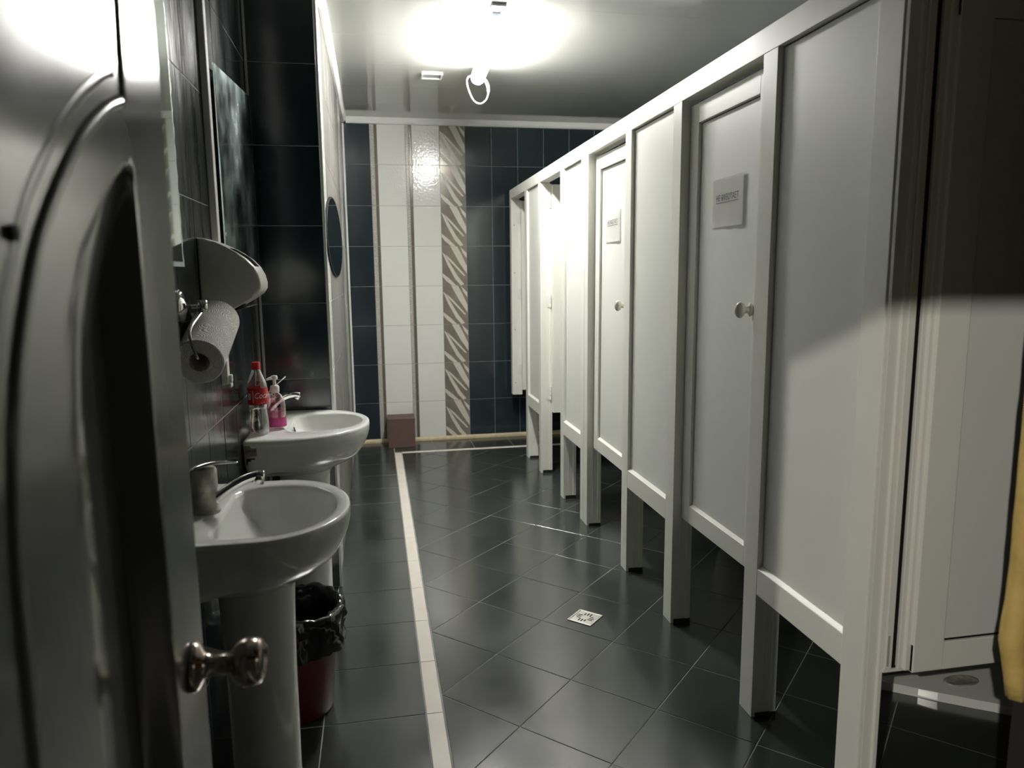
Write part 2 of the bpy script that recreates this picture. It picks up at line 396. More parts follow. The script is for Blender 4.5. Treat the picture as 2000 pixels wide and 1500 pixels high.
# ------------------------------------------------------------ entrance door with milled relief
def entrance_door():
    Y0, Y1, Z0, Z1 = .20, .985, .02, 2.0; XB = lambda y: -.245+.012*(1-y); X = -.245
    curve = [(.505, .90), (.507, 1.05), (.512, 1.16), (.523, 1.230), (.539, 1.283), (.553, 1.313), (.571, 1.344), (.594, 1.377), (.622, 1.405), (.662, 1.440), (.714, 1.477), (.779, 1.511), (.832, 1.529)]
    curve = [(p.x, p.y) for p in catmull([(a, b, 0) for a, b in curve], 6)]
    faint = [(a-.020*min(1, max(0, (1.50-b)/.25)), b+.030) for a, b in curve if b > 1.2 and a < .81]
    vert = [(.832, 1.529), (.835, 1.575), (.839, 1.625), (.839, 2.1)]
    top = [(.58, 1.20), (.63, 1.31), (.68, 1.375), (.752, 1.424), (.785, 1.446), (.825, 1.466), (.838, 1.468), (.851, 1.465)]
    def topz(y):
        for a, b in zip(top[:-1], top[1:]):
            if y <= b[0]: return a[1]+(b[1]-a[1])*(y-a[0])/(b[0]-a[0])
        return top[-1][1]
    sm = lambda t: max(0, min(1, t))**2*(3-2*max(0, min(1, t)))
    def h(y, z):
        v = 0
        # sunk lower panel: steep step at its far side, floor easing back out towards the hinge side
        if y < .850 and .3 < z < topz(y):
            k = sm((.850-y)/.012)*(1-sm((.850-y)/.24))
            k *= .25*sm((topz(y)-z)/.008)+.75*sm((topz(y)-z)/.16)
            v -= .040*k*sm((z-.3)/.05)
        return v
    ys = [Y0+.025*i for i in range(10)]; y = .45
    while y < .88: ys.append(y); y += .0035
    ys += [.885, .90, .93, .96, Y1]
    zs = [Z0+.04*j for j in range(22)]; z = .90
    while z < 1.72: zs.append(z); z += .005
    zs += [1.74, 1.78, 1.85, 1.93, Z1]; zs = [z for z in zs if z < .9 or z >= .9]
    bm = bmesh.new(); ny, nz = len(ys)-1, len(zs)-1; G = []
    for y in ys: G.append([bm.verts.new((XB(y)+h(y, z), y, z)) for z in zs])
    for i in range(ny):
        for j in range(nz): bm.faces.new((G[i][j], G[i+1][j], G[i+1][j+1], G[i][j+1]))
    bk = {i: [bm.verts.new((XB(ys[i])-.052, ys[i], z)) for z in (Z0, Z1)] for i in (0, ny)}
    a, b, c, d = bk[0][0], bk[ny][0], bk[ny][1], bk[0][1]
    bm.faces.new((a, b, c, d)); bm.faces.new([G[i][0] for i in range(ny+1)]+[b, a]); bm.faces.new([G[i][nz] for i in range(ny+1)]+[c, d])
    bm.faces.new(G[0]+[d, a]); bm.faces.new(G[ny]+[c, b])
    o = struct('door_1', bm, 'door', smooth='auto'); o['label'] = 'dark glossy entrance door with arched milled moulding, standing open'
    def strip(path, rw, fl, off):
        q = bmesh.new(); tube(q, [(XB(a)+off, a, b) for a, b in path], rw, 14, 1, flat=fl, up=Vector((1, 0, 0)))
        obj('moulding', q, 'door', o, smooth=True)
    strip(curve[:-1], [.0075, .0075], .62, -.0005); strip(vert[:3]+[(.839, 1.99)], [.0062, .0062], .62, -.0005)
    strip(faint, [.0060, .0060], .14, -.0002)
    # knob with rose
    k = bmesh.new(); c = (0, 0, 0)
    prof = [(.001, 0), (.031, .0), (.032, .004), (.028, .009), (.017, .014), (.013, .024), (.013, .040), (.016, .046), (.025, .052), (.0305, .062), (.031, .072), (.027, .083), (.018, .088), (.016, .085), (.001, .085)]
    lathe(k, prof, c, 40)
    bmesh.ops.rotate(k, verts=k.verts, cent=(0, 0, 0), matrix=Matrix.Rotation(math.pi/2, 3, 'Y'))
    bmesh.ops.translate(k, verts=k.verts, vec=(X+.0013, .925, .862))
    obj('door_knob', k, 'brass', o, smooth=True)
    obj('latch_plate', B(X-.035, X-.010, .9848, .9868, .80, .92), 'brass', o)
    k = bmesh.new(); lathe(k, [(.001, 0), (.006, 0), (.006, .004), (.001, .005)], (0, 0, 0), 16)
    bmesh.ops.rotate(k, verts=k.verts, cent=(0, 0, 0), matrix=Matrix.Rotation(math.pi/2, 3, 'Y')); bmesh.ops.translate(k, verts=k.verts, vec=(-.2395, .555, 1.382))
    obj('screw_cap', k, 'black', o)
entrance_door()
def foam():
    bm = bmesh.new(); rings = []; z = .63; n = 0
    while z < 2.4:
        j = lambda a: random.uniform(-a, a)
        t = min(1, (z-.63)/.10)
        x0, x1 = 1.016+j(.0015)-(.006 if z < .80 else 0)+.025*(1-t), 1.056
        rings.append([(x0, .972, z), (x0+.012, .960+j(.002), z), (x1+.002+j(.002), .960+j(.002), z), (x1+.004, .984, z), (x0+.004, .984, z)])
        z += .035
    loft(bm, rings)
    rings = []
    for z in (.60, .63, .66, .70, .76, .84, .92, 1.0):
        wv = .010+.006*math.sin(z*19); rings.append([(1.078-wv, .975, z), (1.078, .965, z), (1.078+wv, .975, z), (1.078, .984, z)])
    loft(bm, rings)
    tag(obj('foam_strip', bm, 'foam', smooth=True), 'ragged yellow foam strip at the right-hand wall end nearest the camera', 'foam strip')
foam()

# ------------------------------------------------------------ toilet stalls
XF, XD = 1.088, 1.120
def post(par, y0, y1, z1=1.95, depth=.066, dirt=True, z0=.0005):
    bm = bmesh.new(); box(bm, XF, XF+depth, y0, y1, z0, z1, bev=.0015)
    box(bm, XF+depth*.48, XF+depth*.52, y0-.0015, y1+.0015, z0+.0, z1-.01)   # rib of the profile
    box(bm, XF+depth*.9, XF+depth+.012, y0-.004, y1+.004, z0, z1-.01, bev=.001)
    if dirt:
        hh = random.uniform(.012, .026)
        box(bm, XF+.012, XF+depth+.0128, y0-.0045, y1+.0045, z0, z0+hh, mi=1)
    obj('post', bm, ['pvc', 'dirt'], par)
def fixed_panel(par, y0, y1, z0=.40, z1=1.95):
    obj('bottom_rail', B(XF+.0005, XF+.06, y0, y1, z0, z0+.080, bev=.0012), 'pvc', par)
    bm = bmesh.new(); zt = z0+.080
    box(bm, XF+.020, XF+.024, y0+.001, y1-.001, zt-.001, z1-.001)
    obj('gasket', bm, 'gasket', par)
    obj('infill_panel', B(XF+.016, XF+.040, y0+.005, y1-.005, zt+.009, z1-.005), 'pvc_panel', par)
    bm = bmesh.new(); prism(bm, [(XF+.002, zt-.001), (XF+.018, zt-.001), (XF+.018, zt+.008), (XF+.014, zt+.008)], 'y', y0+.001, y1-.001)
    obj('glazing_bead', bm, 'pvc', par)
def leaf(par, y0, y1, name='door', openit=False, z0=.43, z1=1.93, knob=None, pivot=None, sag=0):
    """sash with infill; closed leaf in the opening plane, or turned 90 degrees into the stall"""
    st = .066; X0 = XD; bm = bmesh.new()
    box(bm, X0, X0+.045, y0, y0+st, z0, z1, bev=.0015); box(bm, X0, X0+.045, y1-st, y1, z0, z1, bev=.0015)
    box(bm, X0, X0+.045, y0+st, y1-st, z0, z0+st, bev=.0012); box(bm, X0, X0+.045, y0+st, y1-st, z1-st, z1, bev=.0012)
    prism(bm, [(X0+.001, z0+st-.001), (X0+.015, z0+st-.001), (X0+.015, z0+st+.008), (X0+.011, z0+st+.008)], 'y', y0+st, y1-st)
    g = B(X0+.016, X0+.020, y0+st-.001, y1-st+.001, z0+st, z1-st+.001)
    # rubber seal round the meeting edge
    box(g, X0+.0455, X0+.049, y0+.004, y0+.012, z0+.004, z1-.004); box(g, X0+.0455, X0+.049, y1-.012, y1-.004, z0+.004, z1-.004)
    p = B(X0+.012, X0+.034, y0+st+.004, y1-st-.004, z0+st+.008, z1-st-.004)
    parts = [bm, g, p]
    if openit:
        # hinge line at (XF+.066+.006, y1); closed leaf runs towards -y, opened it points to +x
        R = Matrix.Translation(Vector((XF+.074, y1-.008, 0))) @ Matrix.Rotation(math.radians(openit), 4, 'Z') @ Matrix.Translation(-Vector((X0+.045, y1, 0)))
        for q in parts: bmesh.ops.transform(q, matrix=R, verts=q.verts)
    if sag:
        R = Matrix.Translation(Vector((X0, y0, z0))) @ Matrix.Rotation(sag, 4, 'X') @ Matrix.Translation(-Vector((X0, y0, z0)))
        for q in parts: bmesh.ops.transform(q, matrix=R, verts=q.verts)
    d = obj('door', parts[0], 'pvc', par)
    obj('gasket', parts[1], 'gasket', d); obj('infill_panel', parts[2], 'pvc_panel', d)
    if knob:
        k = bmesh.new()
        lathe(k, [(.001, 0), (.013, 0), (.014, .004), (.008, .007), (.0065, .016), (.0075, .022), (.013, .026), (.0165, .034), (.0155, .042), (.010, .049), (.001, .052)], (0, 0, 0), 28, sx=1.5)
        bmesh.ops.rotate(k, verts=k.verts, cent=(0, 0, 0), matrix=Matrix.Rotation(-math.pi/2, 3, 'Y')); bmesh.ops.translate(k, verts=k.verts, vec=(X0-.0002, *knob))
        obj('knob', k, 'knob', d, smooth=True)
    return d
def hinge(par, y, z):
    bm = bmesh.new(); x = XF+.062
    for a, b in ((z-.045, z-.017), (z-.013, z+.013), (z+.017, z+.045)): cyl(bm, (x+.004, y-.008, a), (x+.004, y-.008, b), .006, 12)
    box(bm, x-.016, x+.003, y-.006, y-.0045, z-.04, z+.04)
    obj('hinge', bm, 'white_plastic', par)

A = thing('toilet_partition', (1.12, 4.8, 0), 'far white plastic stall front with two doorways standing open', 'toilet partition')
obj('header_rail', B(XF, XF+.066, 3.736, 5.865, 1.95, 2.02, bev=.0015), 'pvc', A)
post(A, 3.737, 3.80); post(A, 4.165, 4.24); post(A, 4.77, 4.835); post(A, 5.20, 5.27); post(A, 5.80, 5.865, z0=.385, dirt=False)
fixed_panel(A, 3.80, 4.165); fixed_panel(A, 4.835, 5.20)
leaf(A, 4.24, 4.77, openit=88); leaf(A, 5.27, 5.80, openit=86)
for y, zz in ((4.77, (1.83, 1.18, .555)), (5.80, (1.80, 1.20, .585))):
    for z in zz: hinge(A, y, z)
bm = bmesh.new()
for z in (1.744, 1.371, .917, .484): box(bm, 1.108, 1.113, 5.7935, 5.7955, z-.004, z+.004)
obj('screw', bm, 'black', A)
obj('side_panel', B(1.163, 2.29, 5.01, 5.04, .42, 1.95), 'pvc_panel', A)
obj('side_panel', B(1.163, 2.29, 3.96, 3.99, .42, 1.95), 'pvc_panel', A)

Bq = thing('toilet_partition', (1.12, 2.3, 0), 'near white plastic stall front with two shut knobbed doors', 'toilet partition')
obj('header_rail', B(XF, XF+.066, .99, 3.7335, 1.95, 2.02, bev=.0015), 'pvc', Bq)
post(Bq, 3.67, 3.733); post(Bq, 3.035, 3.11); post(Bq, 2.52, 2.595); post(Bq, 1.895, 1.97)
post(Bq, 1.412, 1.49, depth=.040)
fixed_panel(Bq, 2.595, 3.035); fixed_panel(Bq, 1.49, 1.895)
leaf(Bq, 3.113, 3.655, knob=(3.175, 1.21), z1=1.925, sag=.012)
leaf(Bq, 1.973, 2.515, knob=(2.046, 1.24))
# inner jamb profile beside the open first leaf
bm = bmesh.new()
box(bm, XF+.003, XF+.030, 1.398, 1.409, .0005, 1.95, bev=.001); box(bm, XF+.028, XF+.040, 1.393, 1.411, .0005, 1.95, bev=.002)
obj('jamb_profile', bm, 'pvc', Bq)
# the first leaf, open into the stall and facing the entrance
bm = bmesh.new(); yL = 1.392
box(bm, 1.129, 1.146, yL-.004, yL+.03, .437, 1.93, bev=.001)
box(bm, 1.161, 1.176, yL-.006, yL+.03, .437, 1.93, bev=.002); box(bm, 1.174, 1.190, yL-.012, yL+.03, .434, 1.93, bev=.003)
box(bm, 1.188, 1.268, yL-.020, yL+.028, .432, 1.93, bev=.0025); box(bm, 1.188, 1.69, yL-.0195, yL+.028, .432, .500, bev=.0015)
box(bm, 1.188, 1.69, yL-.0195, yL+.028, 1.862, 1.93, bev=.0015); box(bm, 1.625, 1.69, yL-.020, yL+.028, .432, 1.93, bev=.0015)
box(bm, 1.127, 1.20, yL-.002, yL+.03, .430, .437)
d = obj('door', bm, 'pvc', Bq)
bm = B(1.147, 1.160, yL+.002, yL+.02, .438, 1.93); box(bm, 1.147, 1.190, yL+.001, yL+.018, .438, .443); box(bm, 1.267, 1.627, yL-.012, yL-.004, .498, 1.863)
obj('gasket', bm, 'gasket', d)
obj('infill_panel', B(1.2695, 1.624, yL-.015, yL+.02, .507, 1.860), 'pvc_panel', d)
o = obj('hinge_plate', B(1.1305, 1.137, yL-.0065, yL-.004, .447, .523, bev=.001), 'steel', d)
obj('side_panel', box(B(1.163, 2.29, 1.985, 2.01, .42, 1.95), 1.60, 2.29, 1.990, 2.008, .0005, .4199), 'pvc_panel', Bq)
obj('side_panel', B(1.163, 2.29, 2.86, 2.885, .42, 1.95), 'pvc_panel', Bq)

def notice(y0, y1, z0, z1, label):
    bm = bmesh.new(); n = 14; m = 10; V = []
    y0 *= 1.0107; y1 *= 1.0107; z0 = 1.35+(z0-1.35)*1.0107; z1 = 1.35+(z1-1.35)*1.0107
    fx = lambda u, v: XD+.0113-.0050*(1-u)-.0003*math.sin(u*7+v*2)*math.sin(v*3)-.0030*max(0, (.12-v))*8*abs(math.sin(u*9))
    for i in range(n+1):
        V.append([bm.verts.new((fx(i/n, j/m), y0+(y1-y0)*i/n, z0+(z1-z0)*j/m)) for j in range(m+1)])
    for i in range(n):
        for j in range(m): bm.faces.new((V[i][j], V[i+1][j], V[i+1][j+1], V[i][j+1]))
    bmesh.ops.solidify(bm, geom=bm.faces[:], thickness=.0003)
    o = tag(obj('paper_notice', bm, 'paper', smooth='auto'), label, 'notice', 'out-of-order notices on the stall doors')
    t = text_bm('НЕ РАБОТАЕТ', .0245)
    xs = [v.co.x for v in t.verts]; wd = max(xs)-min(xs); sc = .158/wd
    for v in t.verts: v.co.x *= sc; v.co.y *= 1.1
    box(t, -.079, .079, -.0150, -.0132, -.0002, .0002)
    # text x -> -y, text y -> z, faces -x
    ym = (y0+y1)/2-.0; zm = z0+(z1-z0)*.585
    for v in t.verts: v.co = Vector((XD+.0113-.0050*(1-((ym-v.co.x)-y0)/(y1-y0))-.0009-v.co.z*.2, ym-v.co.x, zm+v.co.y))
    obj('lettering', t, 'ink', o)
notice(2.110, 2.324, 1.499, 1.655, 'white paper notice with grey Cyrillic lettering on the nearer shut stall door')
notice(3.254, 3.470, 1.503, 1.658, 'white paper notice on the farther shut stall door, beside the brightest panels')

# ------------------------------------------------------------ squat pan and pot seen under the stall doors
bm = bmesh.new()
edge = [(1.585, 2.03-.05), (1.62, 1.99)]
pts = [(1.58, 1.975), (1.615, 1.96)]
n = 16
zig = [(1.545+(2.20-1.545)*i/n+random.uniform(-.004, .004), 1.978-(1.978-1.50)*i/n*.98+random.uniform(-.006, .004)) for i in range(n+1)]
zig = [(1.50, 1.982)]+zig+[(2.28, 1.50), (2.28, 1.982)]
prism(bm, zig, 'z', .0005, .03, bev=.004)
T = thing('squat_toilet', (1.9, 1.9, 0), 'white squat toilet tray on the floor of the open nearest stall', 'toilet')
obj('tray', bm, 'ceramic', T)
bm = bmesh.new(); lathe(bm, [(.001, .001), (.045, .001), (.052, .004), (.060, .003), (.062, .0)], (1.83, 1.90, .030), 28, sx=1.0, sy=.5); obj('outlet', bm, 'lime_chrome', T, smooth=True)
bm = bmesh.new(); lathe(bm, [(.001, 0), (.085, 0), (.105, .02), (.115, .08), (.12, .18), (.13, .26), (.12, .262), (.108, .18), (.001, .16)], (1.73, 3.18, .0005), 32, sx=1, sy=1)
tag(obj('plastic_pot', bm, 'ceramic', smooth='auto', loc=(1.73, 3.18, 0)), 'pale rounded pot on the floor behind the nearer shut stall door', 'pot')

# ------------------------------------------------------------ washbasins
def d_outline(xb, yc, hw, xc, xt, n=96, rc=.02):
    """D-shaped outline: straight sides from the wall, half ellipse to the tip; xb back, xt tip"""
    pts = []; per = []
    a = xt-xc
    L = [(xb, yc-hw*.0)]
    raw = [(xb, yc), (xb, yc-hw+rc), (xb+rc*.3, yc-hw+rc*.3), (xb+rc, yc-hw)]
    m = 40
    for i in range(m+1):
        t = -math.pi/2+math.pi*i/m; raw.append((xc+a*math.cos(t), yc+hw*math.sin(t)))
    raw += [(xb+rc, yc+hw), (xb+rc*.3, yc+hw-rc*.3), (xb, yc+hw-rc), (xb, yc)]
    d = [0]
    for p, q in zip(raw[:-1], raw[1:]): d.append(d[-1]+math.hypot(q[0]-p[0], q[1]-p[1]))
    for i in range(n):
        s = d[-1]*i/n; k = max(j for j in range(len(d)) if d[j] <= s+1e-9); k = min(k, len(raw)-2)
        t = (s-d[k])/max(1e-9, d[k+1]-d[k]); pts.append((raw[k][0]+(raw[k+1][0]-raw[k][0])*t, raw[k][1]+(raw[k+1][1]-raw[k][1])*t))
    return pts
def mixl(a, b, t): return [(p[0]*(1-t)+q[0]*t, p[1]*(1-t)+q[1]*t) for p, q in zip(a, b)]
def washbasin(yc, hw, xc, xt, inner, ped, zb, label, tap):
    xw = -.4655; RIM = .80
    t = thing('washbasin', (-.30, yc, 0), label, 'washbasin')
    out = d_outline(xw, yc, hw, xc, xt)
    inn = d_outline(*inner, rc=.05)
    cen = [(inner[0]*.45+inner[4]*.55, inner[1])]*96
    px, pr0, pr1 = ped
    under = d_outline(xw+.002, yc, pr0*1.25, px, px+pr0*1.25)
    rings = []
    def R(L, z, tilt=None): rings.append([(p[0], p[1], z) for p in L])
    R(mixl(inn, cen, .90), .668); R(mixl(inn, cen, .65), .672); R(mixl(inn, cen, .40), .690); R(mixl(inn, cen, .20), .722); R(mixl(inn, cen, .07), .760); R(mixl(inn, cen, .015), .784)
    R(inn, .792); R(mixl(inn, out, .10), .797); R(mixl(inn, out, .35), RIM-.001); R(mixl(inn, out, .85), RIM); R(mixl(inn, out, .95), RIM-.002)
    R(out, RIM-.010); R(mixl(out, under, .015), RIM-.035)
    for s, z in ((.05, .745), (.14, .715), (.30, .685), (.52, .662), (.75, .645), (.93, .635), (1.0, zb)): R(mixl(out, under, s), z)
    R(mixl(under, [(px, yc)]*96, .5), zb)
    bm = loft(bmesh.new(), rings)
    # keep the wall side deep: the sides run down before turning under
    for v in bm.verts:
        if v.co.z < .76:
            k = max(0, min(1, (xc-.02-v.co.x)/.12))
            if v.co.z > zb+.001 and abs(v.co.y-yc) > hw*.55: v.co.z = v.co.z*(1-k)+max(zb+.03, v.co.z-.035)*k
    b = obj('basin', bm, 'ceramic', t, smooth=True)
    cx0 = (inner[0]*.45+inner[4]*.55)
    dr = bmesh.new(); lathe(dr, [(.001, .001), (.016, .001), (.022, .003), (.023, .0)], (cx0, inner[1], .668), 24); obj('drain', dr, 'chrome', t, smooth=True)
    if tap == 2:
     ov = bmesh.new(); lathe(ov, [(.001, 0), (.011, 0), (.012, .002), (.001, .003)], (0, 0, 0), 20); bmesh.ops.rotate(ov, verts=ov.verts, cent=(0, 0, 0), matrix=Matrix.Rotation(math.radians(75), 3, 'Y'))
     bmesh.ops.translate(ov, verts=ov.verts, vec=(inner[0]+.012, inner[1], .768)); obj('overflow', ov, 'black', t)
    # pedestal
    pb = bmesh.new()
    lathe(pb, [(pr1*1.12, .0005), (pr1*1.10, .03), (pr1*.98, .10), (pr1, .25), (pr1*1.01, .40), (pr0*.99, .52), (pr0*1.03, .60), (pr0*1.12, zb+.006)], (px, yc, 0), 40, sx=1, sy=1.0)
    obj('pedestal', pb, 'ceramic', t, smooth=True)
    pp = bmesh.new(); tube(pp, [(px-.04, yc-.02, .46), (px-.06, yc-.10, .47), (-.44, yc-.11, .50), (-.466, yc-.11, .50)], .019, 16); obj('waste_pipe', pp, 'white_plastic', t, smooth=True)
    pp = bmesh.new(); cyl(pp, (-.425, yc-.10, .30), (-.425, yc-.10, .66), .006); cyl(pp, (-.45, yc-.06, .30), (-.44, yc-.06, .66), .006); obj('supply_pipe', pp, 'chrome', t, smooth=True)
    # mixer tap
    z = RIM
    if tap == 1:
        x = -.415; bm = bmesh.new()
        lathe(bm, [(.033, -.004), (.034, .004), (.030, .010), (.0295, .055), (.031, .060), (.0305, .100), (.027, .106), (.001, .107)], (x, yc, z), 32)
        tp = obj('mixer_tap', bm, 'lime_chrome', t, smooth='auto')
        bm = bmesh.new(); tube(bm, [(x+.01, yc, z+.018), (x+.05, yc, z+.048), (x+.09, yc, z+.071), (x+.122, yc, z+.081), (x+.137, yc, z+.080)], [.013, .012, .011, .011], 16)
        cyl(bm, (x+.127, yc, z+.084), (x+.124, yc, z+.060), .0125, 20); obj('spout', bm, 'chrome', tp, smooth=True)
        bm = bmesh.new(); tube(bm, [(x-.030, yc, z+.098), (x-.01, yc, z+.109), (x+.02, yc, z+.117), (x+.055, yc, z+.118), (x+.080, yc, z+.116)], [.016, .022, .016, .013, .006], 16, flat=.28)
        obj('lever', bm, 'chrome', tp, smooth=True)
    else:
        x = -.415; bm = bmesh.new()
        lathe(bm, [(.028, -.004), (.029, .004), (.025, .012), (.025, .095), (.027, .10), (.024, .118), (.001, .122)], (x, yc, z), 32)
        tp = obj('mixer_tap', bm, 'chrome', t, smooth='auto')
        bm = bmesh.new(); tube(bm, [(x-.005, yc, z+.035), (x+.02, yc, z+.072), (x+.055, yc, z+.100), (x+.095, yc, z+.112), (x+.122, yc, z+.108)], [.027, .023, .020, .018, .014], 18, flat=.7)
        cyl(bm, (x+.116, yc, z+.108), (x+.108, yc, z+.094), .010, 16); obj('spout', bm, 'chrome', tp, smooth=True)
        bm = bmesh.new(); tube(bm, [(x, yc, z+.118), (x+.03, yc, z+.145), (x+.062, yc, z+.172), (x+.072, yc, z+.182)], [.006, .0035, .003, .005], 12)
        obj('lever', bm, 'chrome', tp, smooth=True)
    return t
b1 = washbasin(1.79, .248, -.27, -.077, (-.372, 1.785, .197, -.26, -.110), (-.310, .088, .083), .625, 'nearer white pedestal washbasin with a limescaled mixer tap', 1)
b2 = washbasin(2.852, .288, -.30, -.036, (-.335, 2.878, .165, -.22, -.066), (-.290, .092, .086), .625, 'farther white pedestal washbasin in the corner, with bottles behind its rim', 2)
bm = B(-.457, -.417, 2.5658, 2.5672, .745, .782); obj('sticker', bm, 'sticker', b2)
t = text_bm('H', .018)
for v in t.verts: v.co = Vector((-.427+v.co.x, 2.5654+v.co.z, .762+v.co.y))
box(t, -.452, -.436, 2.5652, 2.5658, .760, .765); obj('sticker_print', t, 'ink', b2)
bm = box(box(B(-.452, -.424, 2.5656, 2.567, .733, .737), -.452, -.447, 2.5656, 2.567, .715, .733), -.452, -.438, 2.5656, 2.567, .727, .733)
obj('dark_mark', bm, 'dirt', b2)

# ------------------------------------------------------------ bottle of drink
def bottle():
    c = (-.419, 2.672, .8005); t = thing('drink_bottle', c, 'half-litre clear plastic drink bottle with red cap and red label, water inside', 'bottle')
    prof = [(.001, .006), (.016, .004), (.027, .0), (.031, .006), (.0335, .02), (.033, .045), (.029, .075), (.0285, .09), (.031, .110), (.0338, .125), (.034, .172), (.0335, .180), (.027, .200), (.018, .222), (.0135, .234), (.0125, .241), (.0125, .246)]
    n = 40; rings = []
    for r, z in prof:
        rings.append([(c[0]+r*(1+(.05*abs(math.cos(5*math.pi*i/n*1)) if .003 < z < .1 else 0))*math.cos(2*math.pi*i/n), c[1]+r*(1+(.05*abs(math.cos(5*math.pi*i/n)) if .003 < z < .1 else 0))*math.sin(2*math.pi*i/n), c[2]+z) for i in range(n)])
    obj('body', loft(bmesh.new(), rings), 'clear', t, smooth=True)
    wp = [(.001, .008), (.022, .007), (.029, .012), (.0320, .022), (.0315, .045), (.0275, .075), (.027, .09), (.0275, .094), (.001, .094)]
    obj('water', lathe(bmesh.new(), wp, c, 40), 'water', t, smooth=True)
    lb = obj('label', lathe(bmesh.new(), [(.0345, .110), (.0350, .112), (.0350, .166), (.0345, .168)], c, 48, cap0=False, cap1=False), 'label_red', t, smooth=True)
    def wrap(bm, ang, z, name, m):
        for v in bm.verts:
            th = ang+v.co.x/.0354; r = .0353+v.co.z
            v.co = Vector((c[0]+r*math.cos(th), c[1]+r*math.sin(th), c[2]+z+v.co.y))
        obj(name, bm, m, lb)
    # label faces the entrance (-y) and turns towards +x
    tb = text_bm('Coca-Cola', .0235, shear=.35); bmesh.ops.subdivide_edges(tb, edges=[e for e in tb.edges if e.calc_length() > .004], cuts=1)
    for v in tb.verts: v.co.y *= 1.25
    wrap(tb, -math.pi/2+1.22, .142, 'lettering', 'white_print')
    wrap(text_bm('0.5 л', .0075), -math.pi/2+.62, .117, 'lettering', 'white_print')
    q = bmesh.new()
    for i in range(6): box(q, -.0075+i*.0025, -.0056+i*.0025, -.014, .010, 0, .0002)
    box(q, -.008, .008, .014, .018, 0, .0002)
    wrap(q, -math.pi/2-.75, .142, 'ingredients_print', 'white_print')
    q = bmesh.new(); box(q, -.0012, .0012, -.022, .02, 0, .0002); wrap(q, -math.pi/2-.28, .14, 'ingredients_print', 'white_print')
    bm = bmesh.new(); lathe(bm, [(.001, .258), (.0135, .258), (.0145, .256), (.0148, .240), (.0150, .236), (.0150, .233), (.013, .233)], c, 40)
    obj('cap', bm, 'cap_red', t, smooth='auto')
bottle()
def soap():
    c = (-.372, 2.765, .8005); t = thing('soap_dispenser', c, 'clear hand-soap bottle with white pump and magenta label behind the drink bottle', 'soap dispenser')
    prof = [(.001, .0), (.026, .0), (.031, .004), (.0335, .03), (.0335, .085), (.031, .105), (.022, .124), (.013, .133), (.012, .138)]
    obj('body', lathe(bmesh.new(), prof, c, 36, sx=1.05, sy=.75), 'soap', t, smooth=True)
    obj('label', lathe(bmesh.new(), [(.0341, .008), (.0344, .010), (.0344, .038), (.0341, .042)], c, 36, sx=1.05, sy=.75, cap0=False, cap1=False), 'magenta', t, smooth=True)
    obj('label_picture', lathe(bmesh.new(), [(.0341, .042), (.0342, .062)], c, 36, sx=.85, sy=.75, cap0=False, cap1=False), 'pink', t, smooth=True)
    bm = bmesh.new(); lathe(bm, [(.015, .134), (.0165, .136), (.0165, .155), (.013, .160), (.006, .162), (.006, .180), (.012, .182), (.013, .190), (.010, .196), (.001, .197)], c, 28)
    tube(bm, [(c[0], c[1], c[2]+.188), (c[0]-.012, c[1]-.010, c[2]+.188), (c[0]-.024, c[1]-.02, c[2]+.184)], [.007, .0055, .004], 12)
    obj('pump', bm, 'white_plastic', t, smooth='auto')
soap()

# ------------------------------------------------------------ things on the left wall
XW = -.4658
def roll():
    a, b = Vector((-.4085, 1.800, 1.157)), Vector((-.4085, 2.035, 1.243)); ro, ri = .0560, .024
    ax = (b-a).normalized(); bm = bmesh.new(); n = 56; L = (b-a).length
    rings = [[(r*math.cos(2*math.pi*i/n), r*math.sin(2*math.pi*i/n), z) for i in range(n)] for r, z in ((ri, 0), (ro-.003, 0), (ro, .003), (ro, L*.5), (ro, L-.003), (ro-.003, L), (ri, L))]
    R = [[bm.verts.new(p) for p in r] for r in rings]; R.append(R[0])
    for p, q in zip(R[:-1], R[1:]):
        for i in range(n): bm.faces.new((p[i], p[(i+1) % n], q[(i+1) % n], q[i]))
    mt = Matrix.Translation(a) @ ax.to_track_quat('Z', 'Y').to_matrix().to_4x4()
    bmesh.ops.transform(bm, matrix=mt, verts=bm.verts)
    t = tag(obj('paper_towel_roll', bm, 'roll', smooth='auto'), 'white embossed paper towel roll hanging on a wire holder', 'paper towel')
    h = thing('roll_holder', (XW, 1.90, 1.28), 'chrome wire holder with wall disc carrying the paper towel roll', 'roll holder')
    bm = bmesh.new(); lathe(bm, [(.001, 0), (.040, 0), (.042, .003), (.036, .009), (.016, .014), (.012, .016), (.001, .017)], (0, 0, 0), 36)
    bmesh.ops.rotate(bm, verts=bm.verts, cent=(0, 0, 0), matrix=Matrix.Rotation(math.pi/2, 3, 'Y')); bmesh.ops.translate(bm, verts=bm.verts, vec=(XW, 1.90, 1.283))
    obj('wall_disc', bm, 'chrome', h, smooth=True)
    bm = bmesh.new(); cyl(bm, (XW+.014, 1.90, 1.283), (-.418, 1.915, 1.283), .005, 14); cyl(bm, (-.416, 1.915, 1.268), (-.416, 1.915, 1.298), .011, 18)
    obj('arm', bm, 'chrome', h, smooth=True)
    bm = bmesh.new(); tube(bm, [(-.416, 1.915, 1.272), (-.420, 1.86, 1.255), (-.423, 1.80, 1.232), (-.418, 1.785, 1.205), (-.410, 1.782, 1.178), (-.406, 1.80, 1.170), (-.406, 1.95, 1.21)], .0035, 12, 5)
    obj('wire', bm, 'chrome', h, smooth=True)
roll()
